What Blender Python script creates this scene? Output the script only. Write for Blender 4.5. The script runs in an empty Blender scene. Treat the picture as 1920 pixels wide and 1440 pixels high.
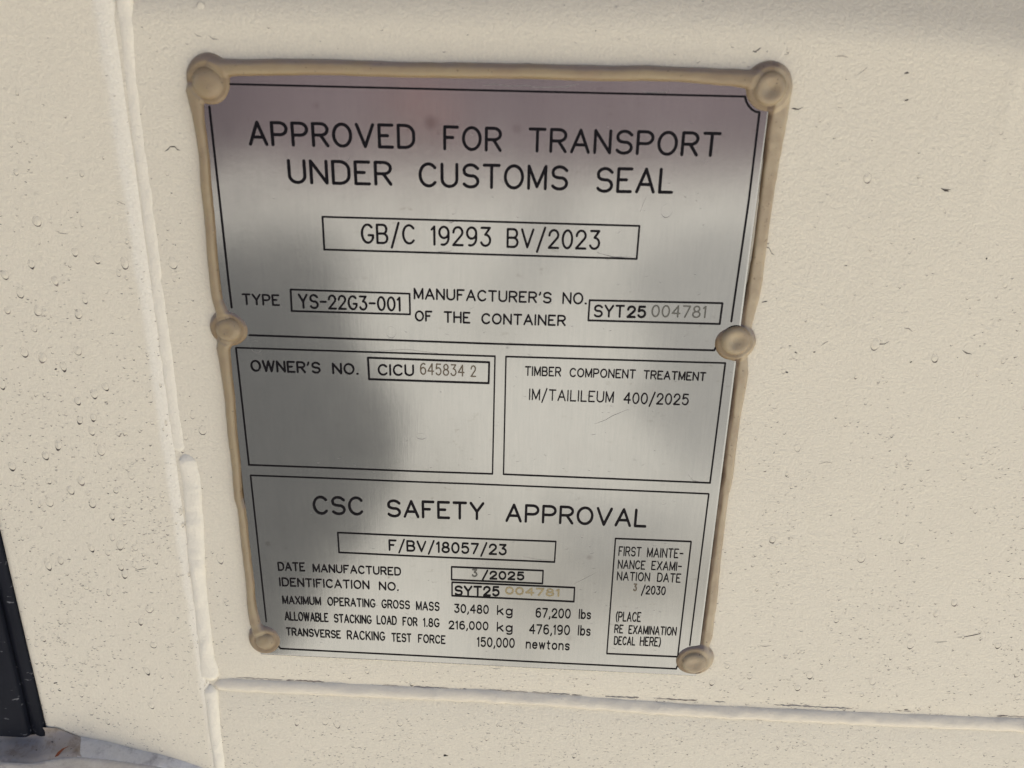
import bpy, bmesh, math, random
import numpy as np
from mathutils import Matrix, Vector

# ------------------------------------------------------------------ camera, sky, sun, exposure
S = bpy.context.scene
COL = S.collection
RW = np.array([[0.99908489, -0.03341353, 0.02670035],
               [0.03646335, 0.33909854, -0.94004394],
               [0.02235613, 0.94015728, 0.3400066]])
CAM = np.array([0.02042446, -0.28231746, 0.11433625])
cam_data = bpy.data.cameras.new('camera')
cam_data.sensor_width = 36.0
cam_data.lens = 1439.12 / 1920 * 36.0
cam_data.clip_start = 0.01
cam_data.clip_end = 500.0
cam_data.dof.use_dof = True
cam_data.dof.focus_distance = 0.335
cam_data.dof.aperture_fstop = 12.0
cam = bpy.data.objects.new('camera', cam_data)
M4 = Matrix.Identity(4)
for r in range(3):
    for c in range(3):
        M4[r][c] = RW[r, c]
    M4[r][3] = CAM[r]
cam.matrix_world = M4
COL.objects.link(cam)
S.camera = cam

SUN_EL, SUN_AZ = 50.0, 4.0           # azimuth measured from +X towards +Y (behind the container wall)
w = bpy.data.worlds.new('World')
S.world = w
w.use_nodes = True
sky = w.node_tree.nodes.new('ShaderNodeTexSky')
sky.sky_type = 'NISHITA'
sky.sun_disc = False
sky.sun_elevation = math.radians(SUN_EL)
sky.sun_rotation = math.radians(90.0 - SUN_AZ)
sky.dust_density = 1.2
sky.air_density = 1.0
sky.ozone_density = 3.0
bg = w.node_tree.nodes['Background']
bg.inputs['Strength'].default_value = 0.05
w.node_tree.links.new(sky.outputs[0], bg.inputs['Color'])
sd = bpy.data.lights.new('sun', 'SUN')
sd.energy = 5.0
sd.angle = math.radians(0.5)
sd.color = (1.0, 0.96, 0.875)
sun = bpy.data.objects.new('sun', sd)
to_sun = Vector((math.cos(math.radians(SUN_EL)) * math.cos(math.radians(SUN_AZ)),
                 math.cos(math.radians(SUN_EL)) * math.sin(math.radians(SUN_AZ)),
                 math.sin(math.radians(SUN_EL))))
sun.rotation_euler = to_sun.to_track_quat('Z', 'Y').to_euler()
sun.location = (2, 0, 4)
COL.objects.link(sun)
S.view_settings.view_transform = 'Standard'
S.view_settings.look = 'None'
S.view_settings.gamma = 1.0
S.view_settings.use_curve_mapping = False
S.view_settings.exposure = 1.55
S.cycles.use_denoising = True

# ------------------------------------------------------------------ helpers
rng = random.Random(7)
WALL = -2.0        # height (mm) of the painted panel; heights grow towards the viewer, 0 = printed face of the plate
POST = -0.6


def P(x, y, h=0.0):
    """point (mm: across, up) of the wall where a measured point of the photograph lies, at height h mm"""
    d = RW @ np.array([(x - 960) / 1439.12, -(y - 720) / 1439.12, -1.0])
    s = (-h / 1000.0 - CAM[1]) / d[1]
    p = CAM + s * d
    return p[0] * 1000, p[2] * 1000


def V(x, z, h):
    return (x / 1000.0, -h / 1000.0, z / 1000.0)


def mesh_obj(name, verts, faces, mat, parent=None, smooth=True):
    me = bpy.data.meshes.new(name)
    me.from_pydata(verts, [], faces)
    me.update()
    if smooth:
        me.polygons.foreach_set('use_smooth', [True] * len(me.polygons))
    if mat:
        me.materials.append(mat)
    o = bpy.data.objects.new(name, me)
    COL.objects.link(o)
    if parent:
        o.parent = parent
    return o


def thing(name, label, cat, loc=(0, 0, 0)):
    o = bpy.data.objects.new(name, None)
    o.empty_display_size = 0.05
    o.location = loc
    COL.objects.link(o)
    o['label'] = label
    o['category'] = cat
    return o


def vnoise(x, y, seed=0):
    """smooth value noise, numpy"""
    x = np.asarray(x, float); y = np.asarray(y, float)
    xi = np.floor(x).astype(np.int64); yi = np.floor(y).astype(np.int64)
    fx = x - xi; fy = y - yi
    fx = fx * fx * (3 - 2 * fx); fy = fy * fy * (3 - 2 * fy)

    def hsh(i, j):
        n = (i * 374761393 + j * 668265263 + seed * 974711) & 0x7fffffff
        n = ((n ^ (n >> 13)) * 1274126177) & 0x7fffffff
        return ((n ^ (n >> 16)) & 0xffff) / 32767.5 - 1.0
    a = hsh(xi, yi); b = hsh(xi + 1, yi); c = hsh(xi, yi + 1); d = hsh(xi + 1, yi + 1)
    return (a * (1 - fx) + b * fx) * (1 - fy) + (c * (1 - fx) + d * fx) * fy


def sstep(a, b, x):
    t = np.clip((x - a) / (b - a), 0, 1)
    return t * t * (3 - 2 * t)


# ------------------------------------------------------------------ materials
class NT:
    def __init__(self, name):
        self.m = bpy.data.materials.new(name)
        self.m.use_nodes = True
        self.t = self.m.node_tree
        self.b = self.t.nodes['Principled BSDF']
        self.tc = self.t.nodes.new('ShaderNodeTexCoord')

    def n(self, kind, **kw):
        o = self.t.nodes.new(kind)
        for k, v in kw.items():
            if hasattr(o, k):
                setattr(o, k, v)
            else:
                o.inputs[k].default_value = v
        return o

    def l(self, a, b):
        self.t.links.new(a, b)

    def coord(self, scale=(1, 1, 1)):
        mp = self.n('ShaderNodeMapping')
        mp.inputs['Scale'].default_value = scale
        self.l(self.tc.outputs['Object'], mp.inputs['Vector'])
        return mp.outputs[0]

    def noise(self, scale, detail=3.0, rough=0.55, stretch=(1, 1, 1)):
        o = self.n('ShaderNodeTexNoise')
        o.inputs['Scale'].default_value = scale
        o.inputs['Detail'].default_value = detail
        o.inputs['Roughness'].default_value = rough
        self.l(self.coord(stretch), o.inputs['Vector'])
        return o.outputs['Fac']

    def ramp(self, src, stops):
        o = self.n('ShaderNodeValToRGB')
        e = o.color_ramp.elements
        while len(e) < len(stops):
            e.new(0.5)
        for k, (p, c) in zip(e, stops):
            k.position = p
            k.color = (*c, 1) if not isinstance(c, (int, float)) else (c, c, c, 1)
        self.l(src, o.inputs[0])
        return o.outputs[0]

    def mix(self, fac, a, b, mode='MIX'):
        o = self.n('ShaderNodeMix', data_type='RGBA', blend_type=mode)
        for s, v in ((0, fac), (6, a), (7, b)):
            if isinstance(v, (tuple, list)):
                o.inputs[s].default_value = (*v, 1)
            elif isinstance(v, (int, float)):
                o.inputs[s].default_value = v
            else:
                self.l(v, o.inputs[s])
        return o.outputs[2]

    def bump(self, src, dist, strength=1.0, prev=None):
        o = self.n('ShaderNodeBump')
        o.inputs['Strength'].default_value = strength
        o.inputs['Distance'].default_value = dist
        self.l(src, o.inputs['Height'])
        if prev is not None:
            self.l(prev, o.inputs['Normal'])
        return o.outputs[0]


def paint_mat(name, base, speck=True, chalk=0.0, stripe=False, grainy=1.0, rough=0.5):
    k = NT(name)
    big = k.noise(9, 3)
    c = k.mix(big, tuple(v * 0.955 for v in base), tuple(min(1, v * 1.035) for v in base))
    if stripe:                      # paler band along the welded edge
        sa = k.n('ShaderNodeAttribute')
        sa.attribute_name = 'stripe'
        c = k.mix(sa.outputs['Fac'], c, (0.85, 0.80, 0.68))
    grain = k.noise(950, 3, 0.7)
    c = k.mix(k.ramp(grain, [(0.35, 0.0), (0.70, 0.5 * grainy)]), c, tuple(v * 0.80 for v in base))
    runs = k.noise(60, 4, 0.6, (1, 1, 0.12))
    c = k.mix(k.ramp(runs, [(0.55, 0.0), (0.8, 0.16)]), c, (base[0] * 0.84, base[1] * 0.83, base[2] * 0.82))
    if speck:
        dirt = k.noise(420, 3, 0.65, (0.5, 1, 1.5))
        patch = k.noise(30, 2)
        f = k.ramp(dirt, [(0.67, 0.0), (0.76, 0.55)])
        f2 = k.ramp(patch, [(0.40, 0.0), (0.60, 0.8)])
        mul = k.mix(1.0, f, f2, 'MULTIPLY')
        c = k.mix(mul, c, (0.20, 0.17, 0.15))
        tiny = k.noise(900, 1, 0.5, (0.6, 1, 1))
        c = k.mix(k.ramp(tiny, [(0.78, 0.0), (0.83, 0.5)]), c, (0.16, 0.14, 0.13))
    if chalk:
        ch = k.noise(160, 5, 0.7)
        c = k.mix(k.ramp(k.noise(110, 5, 0.75, (1, 1, 1.6)), [(0.50, 0.0), (0.66, 0.85)]), c, (0.30, 0.27, 0.26))
        c = k.mix(k.ramp(ch, [(0.4, 0.0), (0.65, chalk)]), c, (0.72, 0.69, 0.65))
    k.l(c, k.b.inputs['Base Color'])
    k.b.inputs['Roughness'].default_value = rough
    k.b.inputs['Specular IOR Level'].default_value = 0.35
    n1 = k.bump(grain, 0.00042 * (0.4 + 0.6 * grainy), 0.9)
    n2 = k.bump(k.noise(420, 3, 0.6), 0.00032 * (0.3 + 0.7 * grainy), 0.7, n1)
    k.l(n2, k.b.inputs['Normal'])
    return k.m


CREAM = (0.805, 0.738, 0.59)
m_paint = paint_mat('cream_paint', CREAM)
m_post = paint_mat('cream_paint_striped', CREAM, stripe=True, grainy=0.7)
m_weld = paint_mat('cream_weld_paint', (0.86, 0.80, 0.66), speck=True, grainy=0.5, rough=0.38)
m_seam = paint_mat('cream_seam_paint', (0.77, 0.70, 0.565), grainy=0.4, rough=0.4)
m_chalk = paint_mat('chalky_weld', (0.66, 0.63, 0.58), chalk=0.7)
m_sill = paint_mat('worn_sill_paint', (0.36, 0.335, 0.30), chalk=0.15)
k = NT('flange_paint')
c = k.mix(k.ramp(k.noise(45, 5, 0.65, (0.5, 1, 1.6)), [(0.35, 0.0), (0.65, 1.0)]), (0.45, 0.375, 0.29), (0.33, 0.295, 0.28))
c = k.mix(k.ramp(k.noise(140, 5, 0.7), [(0.52, 0.0), (0.70, 0.8)]), c, (0.20, 0.145, 0.10))
c = k.mix(k.ramp(k.noise(600, 3, 0.6), [(0.66, 0.0), (0.72, 0.8)]), c, (0.06, 0.05, 0.045))
k.l(c, k.b.inputs['Base Color'])
k.b.inputs['Roughness'].default_value = 0.5
k.l(k.bump(k.noise(160, 5, 0.65), 0.0006, 0.7), k.b.inputs['Normal'])
m_flange = k.m

# brushed plate
k = NT('brushed_metal')
k.b.inputs['Metallic'].default_value = 1.0
fine = k.noise(1500, 2, 0.6, (1, 1, 0.06))
smudge = k.noise(26, 4, 0.6)
c = k.mix(k.ramp(fine, [(0.3, 0.0), (0.7, 1.0)]), (0.298, 0.303, 0.303), (0.322, 0.325, 0.323))
c = k.mix(k.ramp(smudge, [(0.5, 0.0), (0.75, 0.25)]), c, (0.24, 0.24, 0.235))
stain = k.noise(300, 4, 0.7, (0.55, 1, 1.3))
stp = k.noise(22, 2)
sm = k.mix(1.0, k.ramp(stain, [(0.62, 0.0), (0.70, 0.6)]), k.ramp(stp, [(0.45, 0.0), (0.62, 1.0)]), 'MULTIPLY')
c = k.mix(sm, c, (0.17, 0.16, 0.145))
for (sx, sy, sr, sa) in ((808, 230, 3.3, 0.55), (969, 241, 2.2, 0.35), (593, 198, 1.6, 0.3), (1105, 1046, 1.6, 0.4),
                         (502, 1020, 1.7, 0.45), (1068, 1197, 2.0, 0.2)):
    px, pz = P(sx, sy)
    vm = k.n('ShaderNodeVectorMath', operation='DISTANCE')
    k.l(k.tc.outputs['Object'], vm.inputs[0])
    vm.inputs[1].default_value = (px / 1000, 0, pz / 1000)
    mr = k.n('ShaderNodeMapRange')
    mr.inputs['From Min'].default_value = sr / 1000
    mr.inputs['From Max'].default_value = sr / 3500
    mr.inputs['To Max'].default_value = sa
    k.l(vm.outputs['Value'], mr.inputs['Value'])
    c = k.mix(mr.outputs[0], c, (0.16, 0.14, 0.14))
k.l(c, k.b.inputs['Base Color'])
rr = k.n('ShaderNodeMapRange')
rr.inputs['To Min'].default_value = 0.10
rr.inputs['To Max'].default_value = 0.19
k.l(k.noise(40, 5, 0.65), rr.inputs['Value'])
k.l(rr.outputs[0], k.b.inputs['Roughness'])
nb = k.bump(fine, 0.000006, 0.6)
nb = k.bump(k.noise(330, 4, 0.65), 0.000012, 0.6, nb)
k.l(nb, k.b.inputs['Normal'])
m_metal = k.m

# sealant
k = NT('old_sealant')
att = k.n('ShaderNodeAttribute')
att.attribute_name = 'shaded_tone'
ats = k.n('ShaderNodeAttribute')
ats.attribute_name = 'top_shade'
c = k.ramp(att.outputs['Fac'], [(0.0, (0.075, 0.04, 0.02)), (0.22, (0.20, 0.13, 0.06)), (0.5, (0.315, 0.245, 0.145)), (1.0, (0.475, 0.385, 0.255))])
nz = k.noise(70, 4, 0.6)
c = k.mix(k.ramp(nz, [(0.42, 0.0), (0.68, 0.65)]), c, (0.27, 0.195, 0.12))
c = k.mix(ats.outputs['Fac'], c, (0.25, 0.205, 0.19))  # shade of the bead's upper side put into the colour
dt = k.noise(650, 3, 0.6)
c = k.mix(k.ramp(dt, [(0.64, 0.0), (0.71, 0.7)]), c, (0.14, 0.10, 0.06))
k.l(c, k.b.inputs['Base Color'])
k.b.inputs['Roughness'].default_value = 0.33
k.b.inputs['Subsurface Weight'].default_value = 0.25
k.b.inputs['Subsurface Radius'].default_value = (1.0, 0.6, 0.3)
k.b.inputs['Subsurface Scale'].default_value = 0.0012
nb = k.bump(k.noise(180, 5, 0.65), 0.00045, 0.7)
nb = k.bump(k.noise(1400, 2), 0.00005, 0.5, nb)
k.l(nb, k.b.inputs['Normal'])
m_seal = k.m


def plain(name, col, rough=0.5, metal=0.0, spec=0.3, nscale=None, amt=0.2):
    k = NT(name)
    if nscale:
        c = k.mix(k.noise(nscale, 4, 0.6), tuple(v * (1 - amt) for v in col), tuple(min(1, v * (1 + amt)) for v in col))
        k.l(c, k.b.inputs['Base Color'])
    else:
        k.b.inputs['Base Color'].default_value = (*col, 1)
    k.b.inputs['Roughness'].default_value = rough
    k.b.inputs['Metallic'].default_value = metal
    k.b.inputs['Specular IOR Level'].default_value = spec
    return k.m


m_ink = plain('black_ink', (0.005, 0.004, 0.006), 0.55, spec=0.12, nscale=500)
m_stamp_grey = plain('grey_stamp', (0.12, 0.115, 0.095), 0.45, 0.0, nscale=1200, amt=0.5)
m_stamp_brown = plain('brown_stamp', (0.13, 0.10, 0.065), 0.45, 0.0, nscale=1200, amt=0.5)
m_stamp_gold = plain('gold_stamp', (0.33, 0.265, 0.14), 0.4, 0.0, nscale=1200, amt=0.4)
m_rust = plain('rust', (0.15, 0.04, 0.014), 0.8, nscale=600, amt=0.5)
m_fleck = plain('dark_fleck', (0.03, 0.025, 0.022), 0.7, nscale=900)

m_shade_dirt1 = plain('shade_dirt_dark', (0.085, 0.07, 0.06), 0.8, nscale=900)  # for painted shade under drops, and for dirt lines
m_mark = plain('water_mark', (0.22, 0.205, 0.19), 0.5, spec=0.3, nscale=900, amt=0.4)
m_shade_dirt2 = plain('shade_dirt_mid', (0.25, 0.21, 0.175), 0.8, nscale=900)
m_shade_dirt3 = plain('shade_dirt_pale', (0.44, 0.385, 0.315), 0.8, nscale=900)

k = NT('black_rubber')
c = k.mix(k.noise(40, 3), (0.006, 0.007, 0.011), (0.012, 0.014, 0.022))
sp = k.noise(260, 3, 0.6, (0.45, 1, 1.6))
c = k.mix(k.ramp(sp, [(0.66, 0.0), (0.73, 0.55)]), c, (0.30, 0.30, 0.31))
k.l(c, k.b.inputs['Base Color'])
k.b.inputs['Roughness'].default_value = 0.6
k.b.inputs['Specular IOR Level'].default_value = 0.12
k.l(k.bump(k.noise(500, 3), 0.00012, 0.6), k.b.inputs['Normal'])
m_rubber = k.m

# ground seen only as the soft reflection in the metal and as the bounce light on the wall
k = NT('pale_concrete')
c = k.mix(k.noise(0.55, 4, 0.6), (0.41, 0.39, 0.35), (0.53, 0.505, 0.455))
c = k.mix(k.ramp(k.noise(1.3, 5, 0.6), [(0.52, 0.0), (0.62, 0.75)]), c, (0.20, 0.187, 0.165))
k.l(c, k.b.inputs['Base Color'])
k.b.inputs['Roughness'].default_value = 0.9
m_conc = k.m
k = NT('reflected_dark')
c = k.mix(k.noise(1.2, 5, 0.6), (0.06, 0.059, 0.057), (0.105, 0.102, 0.097))
k.l(c, k.b.inputs['Base Color'])
k.b.inputs['Roughness'].default_value = 0.9
m_refl_dark = k.m
m_backdrop = plain('backdrop_purple', (0.145, 0.11, 0.12), 0.9, nscale=0.4, amt=0.3)

# ------------------------------------------------------------------ out of view: ground, and shapes added for the plate's reflections
G = -1.2
o = mesh_obj('ground', [(-200, -200, G), (200, -200, G), (200, 200, G), (-200, 200, G)], [(0, 1, 2, 3)], m_conc, smooth=False)
o['kind'] = 'structure'
GA = G + 0.004
av = [(-0.75, -0.7), (-0.56, -1.35), (-0.5, -1.9), (-0.52, -2.75), (-1.15, -4.45), (-1.75, -7.0), (-2.6, -7.7), (-20, -8.3), (-20, -0.7)]
o = mesh_obj('reflected_dark_patch', [(x, y, GA) for x, y in av], [tuple(range(len(av)))], m_refl_dark, smooth=False)  # added dark sheet, shaped for the dark area mirrored in the plate
o['kind'] = 'structure'
m_refl_grey = plain('reflected_grey', (0.26, 0.25, 0.232), 0.85, nscale=1.5, amt=0.25)
for pv_ in ([(0.80, -7.0), (2.6, -8.2), (2.1, -4.9), (0.98, -2.45), (0.62, -2.35), (0.52, -3.1), (0.76, -4.4)],
            [(-0.25, -12.2), (0.6, -12.4), (0.24, -7.2), (0.02, -5.0), (-0.27, -5.1), (-0.14, -7.1)],
            [(0.12, -2.16), (0.38, -2.14), (0.66, -2.09), (0.36, -1.72), (0.16, -1.8)]):
    o = mesh_obj('reflected_grey_patch', [(x, y, GA) for x, y in pv_], [tuple(range(len(pv_)))], m_refl_grey, smooth=False)  # added patches that make the grey smears mirrored in the plate
    o['kind'] = 'structure'
bv, bf = [], []
N = 40
for i in range(N + 1):
    t = i / N
    x = -30 + 60 * t
    y0 = -14.5 - 0.42 * (x + 4) if x > -4 else -13.0 + 0.1 * (x + 4)
    hh = 7 + 0.8 * math.sin(i * 1.3)
    bv += [(x, y0, G - 0.1), (x, y0 - 1.5, G + hh * 0.7), (x, y0 - 6, G + hh), (x, y0 - 16, G - 0.1)]
for i in range(N):
    for j in range(3):
        a = i * 4 + j
        bf.append((a, a + 4, a + 5, a + 1))
o = mesh_obj('reflected_backdrop', bv, bf, m_backdrop)  # added unseen backdrop, darkens the top of the plate's reflection
o['kind'] = 'structure'

rc = []
for q in range(12):
    a = 2 * math.pi * q / 12
    rr_ = 1 + 0.2 * math.sin(3 * a)
    hz_ = 1.15 + 0.34 * rr_ * math.sin(a)
    x_ = -2.3 + 0.5 * rr_ * math.cos(a)
    y0 = -14.5 - 0.42 * (x_ + 4) if x_ > -4 else -13.0
    rc.append((x_, y0 - 1.5 * (hz_ + 0.1) / 4.9 + 0.25, G + hz_))
o = mesh_obj('reflected_pink_patch', rc, [tuple(range(12))], plain('reflected_pink', (0.27, 0.135, 0.125), 0.9), smooth=False)  # added patch standing in for the pink reflection of fingers
o['kind'] = 'structure'

# ------------------------------------------------------------------ the container wall
box = thing('shipping_container', 'cream painted steel container wall with weld seams around the metal data plate', 'container', (0, 0, G))


def adopt(o, root):
    o.parent = root
    o.matrix_parent_inverse = root.matrix_basis.inverted()
    return o


def field(name, xs, zs, hf, mat, root, keep=None):
    X, Z = np.meshgrid(np.asarray(xs, float), np.asarray(zs, float))
    Hh = hf(X, Z)
    nx, nz = len(xs), len(zs)
    vs = np.stack([X.ravel() / 1000, -Hh.ravel() / 1000, Z.ravel() / 1000], 1).tolist()
    fs = []
    for j in range(nz - 1):
        for i in range(nx - 1):
            a = j * nx + i
            fs.append((a, a + 1, a + nx + 1, a + nx))
    return adopt(mesh_obj(name, vs, fs, mat), root)


def span(a, b, step):
    return list(np.linspace(a, b, max(2, int(abs(b - a) / step) + 1)))


XG = -125.5      # groove beside the post
XB = -119.2      # right foot of the vertical bead
ZB = -140.5      # horizontal bead centre at its left end


def zbead(x):
    return -140.6 - 0.0085 * (x + 119) * 0.9


def panel_h(X, Z):
    zb = 142.0 - 0.00026 * np.maximum(0, X - 30) ** 2
    d = Z - zb
    back = np.where(d > -4, 0.5 * (d + 4) ** 2 / 12 * (d < 8) + (d >= 8) * (6.0 + (d - 8) * 1.0), 0.0) * 0.52
    back = np.minimum(back, 26)
    ridge = 0.42 * np.exp(-((X - (181 - 0.05 * (150 - Z))) / 2.6) ** 2) * sstep(60, 120, Z) * sstep(152, 128, Z)
    wav = 0.16 * vnoise(X / 45, Z / 45, 3) + 0.05 * vnoise(X / 13, Z / 13, 4)
    near = 0.7 * np.exp(-np.maximum(0, Z - (zbead(X) + 2)) / 4.5)
    return WALL + wav - back + ridge - near


def lower_h(X, Z):
    wav = 0.16 * vnoise(X / 40, Z / 40, 13) + 0.06 * vnoise(X / 11, Z / 11, 14)
    dip = 2.1 * np.exp(-np.maximum(0, (zbead(X) - 2) - Z) / 7.0)
    return WALL + wav - dip + 0.3


def post_h(X, Z):
    wav = 0.12 * vnoise(X / 40, Z / 50, 23) + 0.05 * vnoise(X / 10, Z / 14, 24)
    # rounded right-hand edge falling into the groove
    u = np.clip((X - (XG - 6.0)) / 6.0, 0, 1)
    fall = 3.6 * (1 - np.sqrt(np.maximum(0, 1 - (u * 0.98) ** 2)))
    v = np.clip((-206.5 - X) / 3.0, 0, 1)
    return POST + wav - fall - 3.0 * v ** 2 * 0.7


zs_top = span(-146, 170, 1.6) + [200, 400, 900, 1400]
xs_r = [-127] + span(-122, 262, 1.6) + [330, 600, 1500]
field('wall_panel', xs_r, zs_top, panel_h, m_paint, box)
field('lower_panel', xs_r, [-1120, -700, -400, -270] + span(-250, -138, 1.6), lower_h, m_paint, box)
field('corner_post', span(-209.6, XG - 7, 1.6) + span(XG - 6.4, XG + 0.3, 0.35), [-1120, -600, -300] + span(-240, 170, 1.6) + [200, 400, 900, 1400],
      post_h, m_post, box)
po = bpy.data.objects['corner_post'].data
sa = po.attributes.new('stripe', 'FLOAT', 'POINT')
pv = np.empty(len(po.vertices) * 3)
po.vertices.foreach_get('co', pv)
pv = pv.reshape(-1, 3) * 1000
edge = XG - 5.6 + 0.010 * (100 - np.clip(pv[:, 2], -300, 200)) + 0.5 * vnoise(pv[:, 2] / 9, pv[:, 0] * 0, 77)
sa.data.foreach_set('value', sstep(edge - 2.4, edge + 0.6, pv[:, 0]).tolist())


m_blocker = plain('blocker_grey', (0.22, 0.19, 0.195), 0.7, nscale=20)
hv = [V(x, z, h) for x in (-1200, 1500) for (z, h) in ((380, -30), (380, 200), (440, 200), (460, 180), (460, -30))]  # added unseen overhang, keeps sky light off upward faces
adopt(mesh_obj('sky_blocker', hv, [(0, 5, 6, 1), (1, 6, 7, 2), (2, 7, 8, 3), (3, 8, 9, 4), (0, 1, 2, 3, 4), (9, 8, 7, 6, 5)], m_blocker, smooth=False), box)


def bead(name, pts, radius, height, base, mat, seed, seg=10, step=0.9, lump=0.25, taper=(True, True), skew=0.0):
    """lumpy half-round weld laid along pts (x, z) in mm; radius may be a list"""
    P0 = np.array([(p[0], p[1]) for p in pts], float)
    Rr = np.array(radius if isinstance(radius, (list, tuple)) else [radius] * len(pts), float)
    L = np.r_[0, np.cumsum(np.hypot(*np.diff(P0, axis=0).T))]
    s = np.arange(0, L[-1], step)
    cx, cz, rd = np.interp(s, L, P0[:, 0]), np.interp(s, L, P0[:, 1]), np.interp(s, L, Rr)
    dx, dz = np.gradient(cx), np.gradient(cz)
    n = np.hypot(dx, dz)
    nx, nz = -dz / n, dx / n
    vs = []
    for i in range(len(s)):
        e = 1.0
        if taper[0]:
            e *= math.sqrt(min(1, (s[i] + 0.2) / 3.5))
        if taper[1]:
            e *= math.sqrt(min(1, (s[-1] - s[i] + 0.2) / 3.5))
        for q in range(seg + 1):
            a = math.pi * q / seg
            lu = 1 + lump * float(vnoise(s[i] / 5.5, q / 3.0, seed)) + 0.4 * lump * float(vnoise(s[i] / 1.8, q / 1.5, seed + 5))
            r_ = rd[i] * e * (1 + 0.4 * (lu - 1))
            hh = base + (height * lu * e) * math.sin(a) ** 0.9 * (1 - skew * math.cos(a))
            vs.append(V(cx[i] + nx[i] * r_ * math.cos(a), cz[i] + nz[i] * r_ * math.cos(a), hh))
    fs = []
    for i in range(len(s) - 1):
        for q in range(seg):
            a = i * (seg + 1) + q
            fs.append((a, a + 1, a + seg + 2, a + seg + 1))
    o = adopt(mesh_obj(name, vs, fs, mat), box)
    bm = bmesh.new(); bm.from_mesh(o.data); bmesh.ops.recalc_face_normals(bm, faces=bm.faces[:])
    bm.normal_update()
    if sum(f.normal.y for f in bm.faces) > 0:
        bmesh.ops.reverse_faces(bm, faces=bm.faces[:])
    bm.to_mesh(o.data); bm.free()
    return o


def PP(lst, h):
    return [P(x, y, h) for x, y in lst]


# vertical seam: the long upper run, then a fatter restarted run, then the run below the horizontal seam
up = [(-122.6, 400), (-122.6, 160)] + PP([(231, 30), (241, 150), (261, 300), (280, 450), (293, 555), (312, 700), (333, 858)], -1.4)
up = [(x + 0.45, z) for x, z in up]
bead('weld_bead', up, [2.9, 2.9, 2.9, 2.4, 2.7, 2.9, 3.0, 3.0, 3.3], 1.5, -3.0, m_weld, 3, lump=0.15)
bead('weld_bead', PP([(346, 852), (357, 900), (364, 980), (366, 1050), (378, 1160), (386, 1230), (390, 1256), (392, 1280)], -1.2),
     [4.2, 4.4, 4.2, 4.0, 3.4, 3.6, 4.7, 4.4], 2.2, -2.8, m_weld, 9, lump=0.16)
bead('weld_bead', PP([(391, 1288), (398, 1340), (410, 1440)], -1.0) + [(-124.2, -300), (-124, -1000)], [3.6, 3.3, 3.2, 3.2, 3.2], 2.8, -3.0, m_weld, 15, lump=0.12)
# horizontal seam under the plate
hz = PP([(398, 1288), (430, 1288), (700, 1299), (1000, 1314), (1300, 1337), (1540, 1348), (1920, 1364)], -1.0) + [(330, -143.5), (900, -145)]
bead('weld_bead', hz, [3.0, 3.7, 3.8, 3.7, 3.6, 3.7, 3.8, 3.7, 3.7], 2.5, -3.5, m_seam, 21, lump=0.14, skew=0.2)
# flange of the sill at the foot of the post, bent forward
top_e = [(-60, 1376), (1.6, 1376), (10, 1376), (20, 1376), (44, 1379), (66, 1377), (81, 1364), (106, 1365), (133, 1376), (157, 1385)]
low_e = [(-60, 1460), (1, 1427), (12, 1428), (23, 1430), (45, 1430), (62, 1429), (84, 1424), (117, 1417), (141, 1414), (158, 1421)]
vs, fs = [], []
NP = 9
for (a, b) in zip(top_e, low_e):
    h0 = -3.4 if a[0] < 75 else 0.0
    A = P(a[0], a[1], h0)
    B = P(b[0], b[1], 9.0)
    for q in range(NP):
        t = q / (NP - 1)
        hh = h0 + (9.0 - h0) * (1 - math.cos(t * math.pi / 2)) - 1.2 * math.sin(t * math.pi)
        vs.append(V(A[0] + (B[0] - A[0]) * t, A[1] + (B[1] - A[1]) * t, hh))
    vs.append(V(B[0], B[1] - 3, 9.6))
    vs.append(V(B[0], B[1] - 40, 10.2))
C = NP + 2
for i in range(len(top_e) - 1):
    for q in range(C - 1):
        a = i * C + q
        fs.append((a, a + 1, a + C + 1, a + C))
fl = adopt(mesh_obj('sill_flange', vs, fs, m_flange), box)
# plain face of the sill in front, below
fil_t = PP([(147, 1381), (170, 1385), (203, 1391), (250, 1404), (300, 1415), (345, 1428), (380, 1440)], -0.3)
fil_t = list(zip(np.interp(np.linspace(0, 6, 43), range(7), [p[0] for p in fil_t]), np.interp(np.linspace(0, 6, 43), range(7), [p[1] for p in fil_t])))
fil_b = [(*P(145, 1419, 9.4), 9.4), (*P(165, 1421, 8.8), 8.8), (*P(200, 1424, 8.0), 8.0), (*P(245, 1430, 6.5), 6.5), (*P(290, 1436, 5.0), 5.0), (*P(340, 1450, 3.4), 3.4), (*P(390, 1462, 2.0), 2.0)]
fil_b = [tuple(np.interp(t, range(7), [p[c] for p in fil_b]) for c in range(3)) for t in np.linspace(0, 6, 43)]
fvv, fff = [], []
for (a, b) in zip(fil_t, fil_b):
    for q in range(8):
        t = q / 7
        fvv.append(V(a[0] + (b[0] - a[0]) * t, a[1] + (b[1] - a[1]) * t, -0.5 + (b[2] + 0.5) * math.sin(t * math.pi / 2) * (0.75 + 0.25 * t)
                     + 0.7 * float(vnoise(a[0] / 4, t * 3, 47) + 0.5 * vnoise(a[0] / 1.7, t * 6, 48)) * math.sin(t * math.pi)))
for i in range(42):
    for q in range(7):
        a = i * 8 + q
        fff.append((a, a + 1, a + 9, a + 8))
fil = adopt(mesh_obj('weld_fillet', fvv, fff, m_chalk), box)
sv = []
sx = [P(-80, 1440, 9.4), P(0, 1429, 9.4), P(60, 1431, 9.4), P(118, 1420, 9.4), P(145, 1419, 9.4), P(200, 1424, 8.0), P(290, 1436, 5.0), P(390, 1462, 2.0), P(420, 1475, 0)]
hs = [9.4, 9.4, 9.4, 9.4, 9.4, 8.0, 5.0, 2.0, 0.0]
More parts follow.
